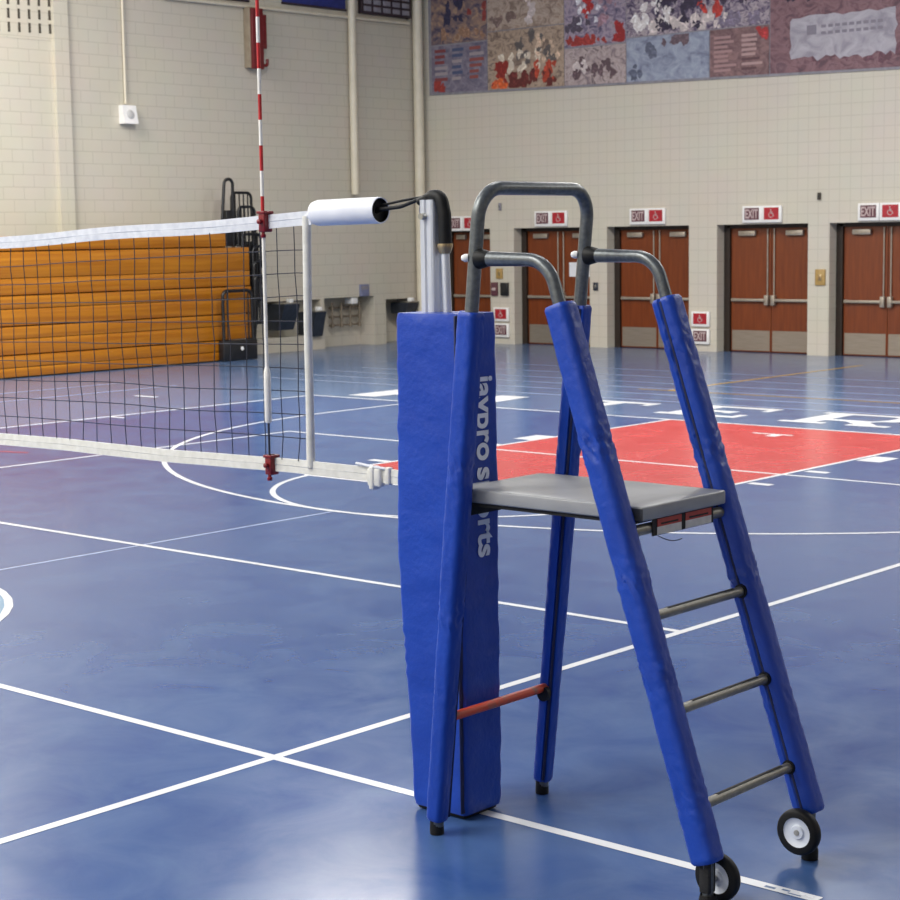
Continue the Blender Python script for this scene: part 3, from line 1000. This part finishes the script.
lathe(bm, [(.001, -.055), (.012, -.055), (.012, .05), (.001, .05)], (PX - .008, .0, 2.215), (0, 1, 0), 12)
obj('pulley_axle', bm, 'steel', post)
bm = B()
path = fillet([(PX - .06, -.005, 2.268), (PX + .0, -.005, 2.290), (PX + .050, -.005, 2.286), (PX + .066, -.005, 2.22), (PX + .068, -.005, 2.115)], .04, 6)
tube(bm, path, [.014] + [.017 + .008 * min(1, k / 8) for k in range(len(path) - 1)], 14)
obj('rubber_guard', bm, 'rubber', post)

def wrinkle(p, amp, sc):
    return amp * noise.noise(Vector(p) * sc)

def post_pad():
    bm = B()
    nz, rings = 70, []
    for i in range(nz + 1):
        t = i / nz
        z = .020 + 1.845 * t
        fl = max(0, (t - .52) / .48)
        u0 = .852 - .006 * fl + .006 * math.sin(t * 9)
        u1 = 1.166
        v0, v1 = -.132 + .004 * math.sin(t * 7), .088
        if t < .5:
            u0 += .048 * (1 - math.cos((.5 - t) * 2 * math.pi / 2)) if t > .25 else .0141 + .034 * (.25 - t) / .25
        edge = .007 if i in (0, nz) else 0
        c = []
        r = .022
        cs = [(u1 - r, v1 - r, 0), (u0 + r, v1 - r, 90), (u0 + r, v0 + r, 180), (u1 - r, v0 + r, 270)]
        pts = []
        for j, (cx, cy, a0) in enumerate(cs):
            for k in range(6):
                a = math.radians(a0 + 90 * k / 5)
                pts.append((cx + r * math.cos(a), cy + r * math.sin(a)))
            nx, ny, na = cs[(j + 1) % 4]
            e = (nx + r * math.cos(math.radians(na)), ny + r * math.sin(math.radians(na)))
            s = pts[-1]
            for k in range(1, 8):
                pts.append((s[0] + (e[0] - s[0]) * k / 8, s[1] + (e[1] - s[1]) * k / 8))
        cu, cv = (u0 + u1) / 2, (v0 + v1) / 2
        out = []
        for x, y in pts:
            d = Vector((x - cu, y - cv, 0)).normalized()
            w = wrinkle((x, y, z * 1.8), .005, 9) + wrinkle((x, y, z * 5), .0022, 14)
            if .22 < t < .45 and y < -.05:
                w += .0045 * math.sin(z * 120 + x * 30) * math.exp(-((t - .33) / .07) ** 2) * (1.0 if x < 1.0 else .3)
            q = d * (w - edge)
            out.append(Vector((x + q.x, y + q.y, z)))
        rings.append(out)
    ring_bridge(bm, rings, 0)
    return bm

pad = obj('post_pad', post_pad(), 'vinyl_blue', post)
WORLD[pad.name] = WORLD[post.name]
bm = B()
box(bm, 1.150, 1.157, -.141, -.120, .03, 1.86, 0, .002)
obj('pad_seam', bm, 'seam', pad)
bm = B()
box(bm, .915, 1.150, -.118, .07, .004, .03, 0, .008)
obj('pad_base', bm, 'rubber', post)
bm = B()
text(bm, 'jaypro', (1.1690, -.074, 1.645), (0, 0, -1), (0, 1, 0), .314, .118, 0, .022, .003)
obj('lettering', bm, 'letter_white', pad)
bm = B()
text(bm, 'sports', (1.1690, -.072, 1.305), (0, 0, -1), (0, 1, 0), .330, .108, 0, .022, .003)
obj('lettering', bm, 'letter_white', pad)

# ------------------------------------------------------------------ volleyball net
net = thing('volleyball_net', 'volleyball net with white tapes stretched from the padded post', 'net', (-2, 0, 1.2))
def zt(u):
    return 2.243 - .036 * (.27 - u) + .004 * math.sin(u * 5)
def zbt(u):
    return 1.204 + .008 * (u - .25) + .003 * math.sin(u * 4 + 1)
NU0 = -4.6
def band(u0, u1, zf, h, th, mat, name, sag=0, nseg=40):
    bm = B()
    rings = []
    for i in range(nseg + 1):
        u = u0 + (u1 - u0) * i / nseg
        z = zf(u)
        w = .0025 * math.sin(u * 13) + .002 * noise.noise(Vector((u * 6, 0, z)))
        rings.append([Vector((u, -th / 2 + w, z)), Vector((u, th / 2 + w, z)), Vector((u, th / 2 + w, z + h)), Vector((u, -th / 2 + w, z + h)), Vector((u, -th / 2 - .0012 + w, z + h * .52)), Vector((u, -th / 2 + w * 1.3, z + h * .48))])
    ring_bridge(bm, rings, 0, True, False)
    return obj(name, bm, mat, net)
band(NU0, .30, lambda u: zt(u) - .055, .055, .008, 'net_white', 'top_tape', nseg=60)
band(NU0, .86, zbt, .055, .008, 'net_cream', 'bottom_tape', nseg=70)
bm = B()
tube(bm, [(.263, -.001, zbt(.26) + .03), (.262, .002, 1.5), (.266, -.002, 1.8), (.270, .001, zt(.27) - .02)], [.018, .017, .017, .018], 12)
side = obj('side_tape', bm, 'net_cream', net)
for z in (1.42, 1.66, 1.90, 2.06):
    pass
bm = B()
u = NU0
cols = []
while u < .25:
    cols.append(u)
    u += .1
rnd = random.Random(3)
NH = 10
def node(uc, k):
    z0, z1 = zbt(uc) + .05, zt(uc) - .05
    f = k / NH
    lowj = .012 * (1 - f)
    return Vector((uc + noise.noise(Vector((uc * 3, k * .7, 4))) * (.006 + lowj), noise.noise(Vector((uc * 2, k, 9))) * .006, z0 + (z1 - z0) * f + (noise.noise(Vector((uc * 1.5, k, 1))) * .010 if 0 < k < NH else 0)))
for c in cols:
    tube(bm, [node(c, k) for k in range(NH + 1)], .0021, 5, 0)
for k in range(1, NH):
    tube(bm, [node(c, k) for c in cols] + [Vector((.262, 0, node(cols[-1], k).z))], .0021, 5, 0)
m = obj('net_mesh', bm, 'net_cord', net)
# lower tape buckle and cord to the post
bm = B()
box(bm, .585, .655, -.018, .018, 1.188, 1.262, 0, .01)
box(bm, .60, .625, -.024, .024, 1.176, 1.268, 0, .008)
box(bm, .675, .70, -.014, .014, 1.20, 1.268, 0, .006)
obj('tape_buckle', bm, 'net_cream', net)
bm = B()
tube(bm, [(.52, -.006, 1.272), (.60, -.01, 1.266), (.68, -.01, 1.262)], .006, 8)
obj('tie_cord', bm, 'net_white', net)
bm = B()
tube(bm, [(.27, -.0, zt(.27) - .025), (.34, 0, 2.25), (.58, 0, 2.252)], .012, 10)
obj('head_cable', bm, 'net_white', net)

def strap_path(o, s):
    return fillet([(.66, o, 2.250 + s), (.78, o, 2.262 + s * 1.5), (PX - .045, o, 2.284 + s * .4)], .2, 6)
bm = B()
tube(bm, strap_path(-.006, -.006), .0075, 10)
tube(bm, strap_path(.010, .010), .005, 10)
obj('black_strap', bm, 'rubber', net)

bm = B()
lathe(bm, [(.012, .0), (.032, .002), (.046, .012), (.050, .03), (.050, .356), (.0485, .360), (.045, .358), (.0445, .340), (.012, .338)], (.312, 0, 2.238), (1, 0, .012), 36, [0, 0, 0, 0, 0, 0, 1, 1])
tag(obj('cable_sleeve', bm, ['white_pad', 'rubber'], origin=(.312, 0, 2.240)), 'white tubular sleeve with a black open end on the net cable beside the post', 'sleeve')

# ------------------------------------------------------------------ antenna
ant = thing('net_antenna', 'tall red and white striped antenna rod clamped to the net', 'antenna', (.03, -.012, 1.2))
AX, AY = .036, -.014
bm = B()
zs = [3.14] + [3.01 - .1 * k for k in range(9)] + [1.60]
for k in range(len(zs) - 1):
    red = (k % 2 == 0) and k < 9
    if k == len(zs) - 2:
        red = False
    seg_pts = [(AX, AY, zs[k + 1]), (AX, AY, zs[k])]
    tube(bm, seg_pts, .0075, 12, 0 if red else 1)
tube(bm, [(AX + .002, AY, 1.24), (AX, AY, 1.60)], .0045, 10, 2)
obj('rod', bm, ['ant_red', 'ant_white', 'net_cord'], ant)
bm = B()
lathe(bm, [(.006, 1.635), (.013, 1.61), (.014, 1.58), (.014, 1.41), (.010, 1.402), (.001, 1.402)], (AX, AY, 0), (0, 0, 1), 16)
obj('rod_sleeve', bm, 'ant_white', ant)
for z0, z1 in ((2.168, 2.252), (1.190, 1.272)):
    bm = B()
    box(bm, AX - .016, AX + .020, AY - .012, AY + .034, z0, z1, 0, .005)
    box(bm, AX - .022, AX + .026, AY - .016, AY + .036, z1 - .012, z1, 0, .003)
    lathe(bm, [(.001, -.022), (.010, -.022), (.012, -.012), (.007, -.008), (.007, .0)], (AX + .004, AY - .004, z0), (0, 0, 1), 12)
    lathe(bm, [(.007, .0), (.010, .006), (.010, .016), (.001, .02)], (AX + .002, AY - .012, (z0 + z1) / 2), (0, -1, 0), 12)
    obj('clamp', bm, 'clamp_red', ant)

# ------------------------------------------------------------------ referee stand
st = thing('referee_stand', 'blue padded referee stand with ladder, wheels and grey padded platform', 'referee stand', (1.75, 0, 0))
VN, VFAR = -.29, .32
def uf(z):
    return 1.165 + .106 * z
def ul(z):
    return 2.378 - .330 * z
# front hoop: both uprights and the bar over the top are one bent tube
bm = B()
hoop = fillet([(uf(.03), VN, .03), (uf(2.303), VN, 2.303), (uf(2.303), VFAR, 2.303), (uf(.03), VFAR, .03)], .105, 10)
tube(bm, hoop, .024, 18)
obj('front_hoop', bm, 'tube_grey', st)
for v in (VN, VFAR):
    s = 1 if v < 0 else -1
    # ladder rail with its armrest bent over to the front upright
    bm = B()
    arm = fillet([(uf(2.06) + .03, v, 2.065), (ul(2.06), v, 2.06), (ul(.17) + (.014 if v > 0 else 0), v, .17), (2.325 + (.014 if v > 0 else 0), v, .02)], .115, 9)
    tube(bm, arm, [.026, .022] + [.0225] * (len(arm) - 4) + [.0215, .018], 16)
    obj('ladder_rail', bm, 'tube_grey', st)
    bm = B()
    x = uf(2.06)
    lathe(bm, [(.001, .016), (.034, .016), (.035, .026), (.026, .062), (.024, .066), (.001, .066)], (x, v, 2.065), (1, 0, 0), 18)
    br = obj('arm_bracket', bm, 'rubber', st)
    WORLD[br.name] = WORLD[st.name]
    bm = B()
    lathe(bm, [(.001, .048), (.008, .046), (.0135, .036), (.0135, .024), (.001, .022)], (x, v, 2.068), (-.8, -.6, 0), 14)
    obj('bolt_cap', bm, 'white_cap', br)
    bm = B()
    lathe(bm, [(.001, .002), (.0255, .002), (.026, .012), (.0245, .05), (.0245, .06)], (uf(.02), v, 0), (0, 0, 1), 18)
    obj('rubber_foot', bm, 'rubber', st)
    bm = B()
    lathe(bm, [(.001, .002), (.029, .002), (.030, .03), (.025, .05)], (2.325 + (.014 if v > 0 else 0), v, 0), (0, 0, 1), 18)
    obj('rubber_foot', bm, 'rubber', st)

def leg_pad(p0, p1, w, d, slit_dir, folds, seed, taper=1.0):
    """foam sleeve in blue vinyl: rounded-square section with an open seam, wrinkled"""
    p0, p1 = Vector(p0), Vector(p1)
    ax = (p1 - p0).normalized()
    e1 = Vector((0, 1, 0))
    e2 = e1.cross(ax).normalized()
    if e2.x < 0:
        e2 = -e2
    L = (p1 - p0).length
    bm = B()
    nr, ns = int(L / .009), 48
    rings, slits = [], []
    for i in range(nr + 1):
        t = i / nr
        c = p0 + ax * (L * t)
        end = 1.0 if 0 < i < nr else .88
        out = []
        for k in range(ns):
            a = 2 * math.pi * k / ns
            ca, sa = math.cos(a), math.sin(a)
            q = (abs(ca) ** 3.4 + abs(sa) ** 3.4) ** (-1 / 3.4)
            dirv = e2 * (ca * w * q) + e1 * (sa * d * q)
            wr = wrinkle((a * .8 + seed, t * L * 7, seed), .0014, 1.6) + wrinkle((ca * 2 + seed, sa * 2, t * L * 30 + a * 2), .0013, 1.5)
            for (tf, amp, wid) in folds:
                g = math.exp(-((t - tf) / wid) ** 2)
                wr += amp * .62 * g * (noise.noise(Vector((ca * 2.6 + seed, sa * 2.6, t * L * 52 + ca * 5))) * 1.2 - .1)
            f = end * (taper + (1 - taper) * min(1, t / .6)) + wr / w
            dd = (dirv.normalized()).dot(slit_dir)
            if dd > .985:
                f *= .80
            out.append(c + dirv * f)
        rings.append(out)
    ring_bridge(bm, rings, 0)
    # darker lips of the open seam
    e = (slit_dir - ax * slit_dir.dot(ax)).normalized()
    side = ax.cross(e)
    ca, sa = e.dot(e2), e.dot(e1)
    q = (abs(ca) ** 3.4 + abs(sa) ** 3.4) ** (-1 / 3.4)
    rad = (e2 * (ca * w * q) + e1 * (sa * d * q)).length
    b2 = B()
    A0 = p0 + ax * .012
    A1 = p1 - ax * .012
    for base_ in (0,):
        pts0 = [A0 + e * (rad * .74) + side * .005, A0 + e * (rad * .74) - side * .005, A0 + e * (rad * .93) - side * .004, A0 + e * (rad * .93) + side * .004]
        prism(b2, pts0, A1 - A0, 0)
    return bm, b2

def add_pad(p0, p1, w, d, sd, folds, seed, taper=1.0):
    a, b = leg_pad(p0, p1, w, d, Vector(sd).normalized(), folds, seed, taper)
    o = obj('leg_pad', a, 'vinyl_blue', st)
    WORLD[o.name] = WORLD[st.name]
    obj('pad_seam', b, 'seam', o)

add_pad((uf(.055), VN, .055), (uf(1.885), VN, 1.885), .0415, .0415, (.7, .7, 0), [(.42, .009, .03), (.70, .007, .04), (.25, .004, .04)], 1.0, .84)
add_pad((uf(.055), VFAR, .055), (uf(1.885), VFAR, 1.885), .0385, .0385, (.62, -.78, 0), [(.4, .004, .05), (.7, .005, .03)], 2.0, .84)
add_pad((ul(.155), VN, .155), (ul(1.915), VN, 1.915), .047, .047, (-.6, .8, 0), [(.50, .012, .03), (.74, .013, .035), (.33, .008, .05), (.12, .006, .05)], 3.0)
add_pad((ul(.165) + .016, VFAR, .165), (ul(1.915), VFAR, 1.915), .047, .047, (-.05, -1, 0), [(.70, .011, .04), (.46, .010, .035), (.2, .006, .05), (.9, .006, .05)], 4.0)

# rungs of the ladder with black grip tape on top
for z in (.325, .619, .913):
    x = ul(z) + .012
    bm = B()
    tube(bm, [(x, VN, z), (x, VFAR, z)], .017, 16)
    r = obj('rung', bm, 'rung_grey', st)
    WORLD[r.name] = WORLD[st.name]
    bm = B()
    pts = [(x - .0175 * math.cos(math.radians(t)), VN + .115, z + .0182 * math.sin(math.radians(t))) for t in range(15, 117, 10)]
    pts += [(x - .0140 * math.cos(math.radians(t)), VN + .115, z + .0140 * math.sin(math.radians(t))) for t in range(115, 14, -10)]
    prism(bm, pts, (0, VFAR - VN - .215, 0))
    obj('grip_strip', bm, 'grip_black', r)
    bm = B()
    lathe(bm, [(.001, -.012), (.024, -.012), (.026, .008), (.001, .010)], (x, VFAR - .042, z), (0, 1, 0), 16)
    obj('rung_grommet', bm, 'rubber', r)
# red bar between the front legs
bm = B()
zr = .432
tube(bm, [(uf(zr), VN, zr), (uf(zr), VFAR, zr)], .0165, 16)
r = obj('red_crossbar', bm, 'red_tube', st)
WORLD[r.name] = WORLD[st.name]
bm = B()
lathe(bm, [(.001, -.010), (.028, -.010), (.028, .008), (.001, .010)], (uf(zr) + .01, VFAR - .05, zr - .02), (0, 1, 0), 16)
obj('bar_grommet', bm, 'rubber', r)

# platform
PT = 1.262
bm = B()
box(bm, 1.215, 2.035, VN + .055, VFAR - .060, PT - .048, PT, 0, .007, 3)
bmesh.ops.subdivide_edges(bm, edges=[e for e in bm.edges if e.calc_length() > .2], cuts=10, use_grid_fill=True)
for v in bm.verts:
    if v.co.z > PT - .012:
        v.co.z += .002 * noise.noise(v.co * 7) + (-.003 if v.co.x < 1.26 else 0)
pl = obj('platform_cushion', bm, 'vinyl_grey', st)
WORLD[pl.name] = WORLD[st.name]
bm = B()
box(bm, 1.94, 2.036, VN + .0538, VN + .0552, PT - .046, PT - .006, 0)
obj('folded_corner', bm, 'vinyl_grey_dark', pl)
bm = B()
box(bm, 1.26, 1.99, VN + .07, VFAR - .075, PT - .062, PT - .049, 0)
box(bm, 1.265, 1.30, VN + .0, VFAR - .0, PT - .095, PT - .062, 0, .004)
obj('platform_frame', bm, 'grip_black', st)
bm = B()
zb = PT - .082
tube(bm, [(ul(zb) + .012, VN, zb), (ul(zb) + .012, VFAR, zb)], .019, 16)
pb = obj('platform_bar', bm, 'rung_grey', st)
WORLD[pb.name] = WORLD[st.name]
xb = ul(zb) + .034
for i, (y0, y1) in enumerate(((-.135, .005), (.03, .185))):
    bm = B()
    box(bm, xb, xb + .002, y0, y1, zb + .004, zb + .030, 0)
    box(bm, xb, xb + .002, y0, y1, zb - .022, zb + .004, 1)
    box(bm, xb + .0021, xb + .0026, y0 + .02, y1 - .02, zb + .010, zb + .016, 2)
    obj('warning_label', bm, ['label_red', 'label_white', 'grip_black'], pb)
bm = B()
box(bm, xb - .004, xb - .0005, -.16, .20, zb - .024, zb + .032, 0)
obj('label_plate', bm, 'grip_black', pb)
bm = B()
tube(bm, [(xb, -.13 + .02 * k, zb - .026 - .030 * math.sin(min(1, k / 7) * math.pi * .62)) for k in range(8)], .0016, 6)
obj('loose_wire', bm, 'rubber', pb)

# wheels inside the ladder feet
for (vw, zw, sgn, vl) in ((-.222, .086, 1, VN), (.252, .114, -1, VFAR)):
    c = (2.318 + (.018 if sgn < 0 else 0), vw, zw)
    bm = B()
    lathe(bm, [(.052, -.018), (.071, -.019), (.078, -.013), (.080, -.004), (.080, .004), (.078, .013), (.071, .019), (.052, .018), (.052, -.018)], c, (0, 1, 0), 40)
    w = obj('wheel', bm, 'rubber', st)
    WORLD[w.name] = WORLD[st.name]
    bm = B()
    lathe(bm, [(.001, -.016), (.022, -.016), (.026, -.009), (.042, -.010), (.052, -.015), (.052, .015), (.042, .010), (.026, .009), (.022, .016), (.001, .016)], c, (0, 1, 0), 32)
    obj('hub', bm, 'wheel_white', w)
    bm = B()
    y0, y1 = sorted((vw - sgn * .020, vl))
    if sgn < 0:
        y0 -= .040
        y1 = vl
    else:
        y1 = vw + .026
    lathe(bm, [(.001, y0), (.009, y0), (.011, y0 + .006), (.011, y1 - .006), (.009, y1), (.001, y1)], (c[0], 0, zw), (0, 1, 0), 14)
    obj('axle_bolt', bm, 'steel', w)
    bm = B()
    box(bm, 2.304, 2.342, vl - .021, vl + .021, .055, .16, 0, .006)
    obj('wheel_bracket', bm, 'grip_black', st)
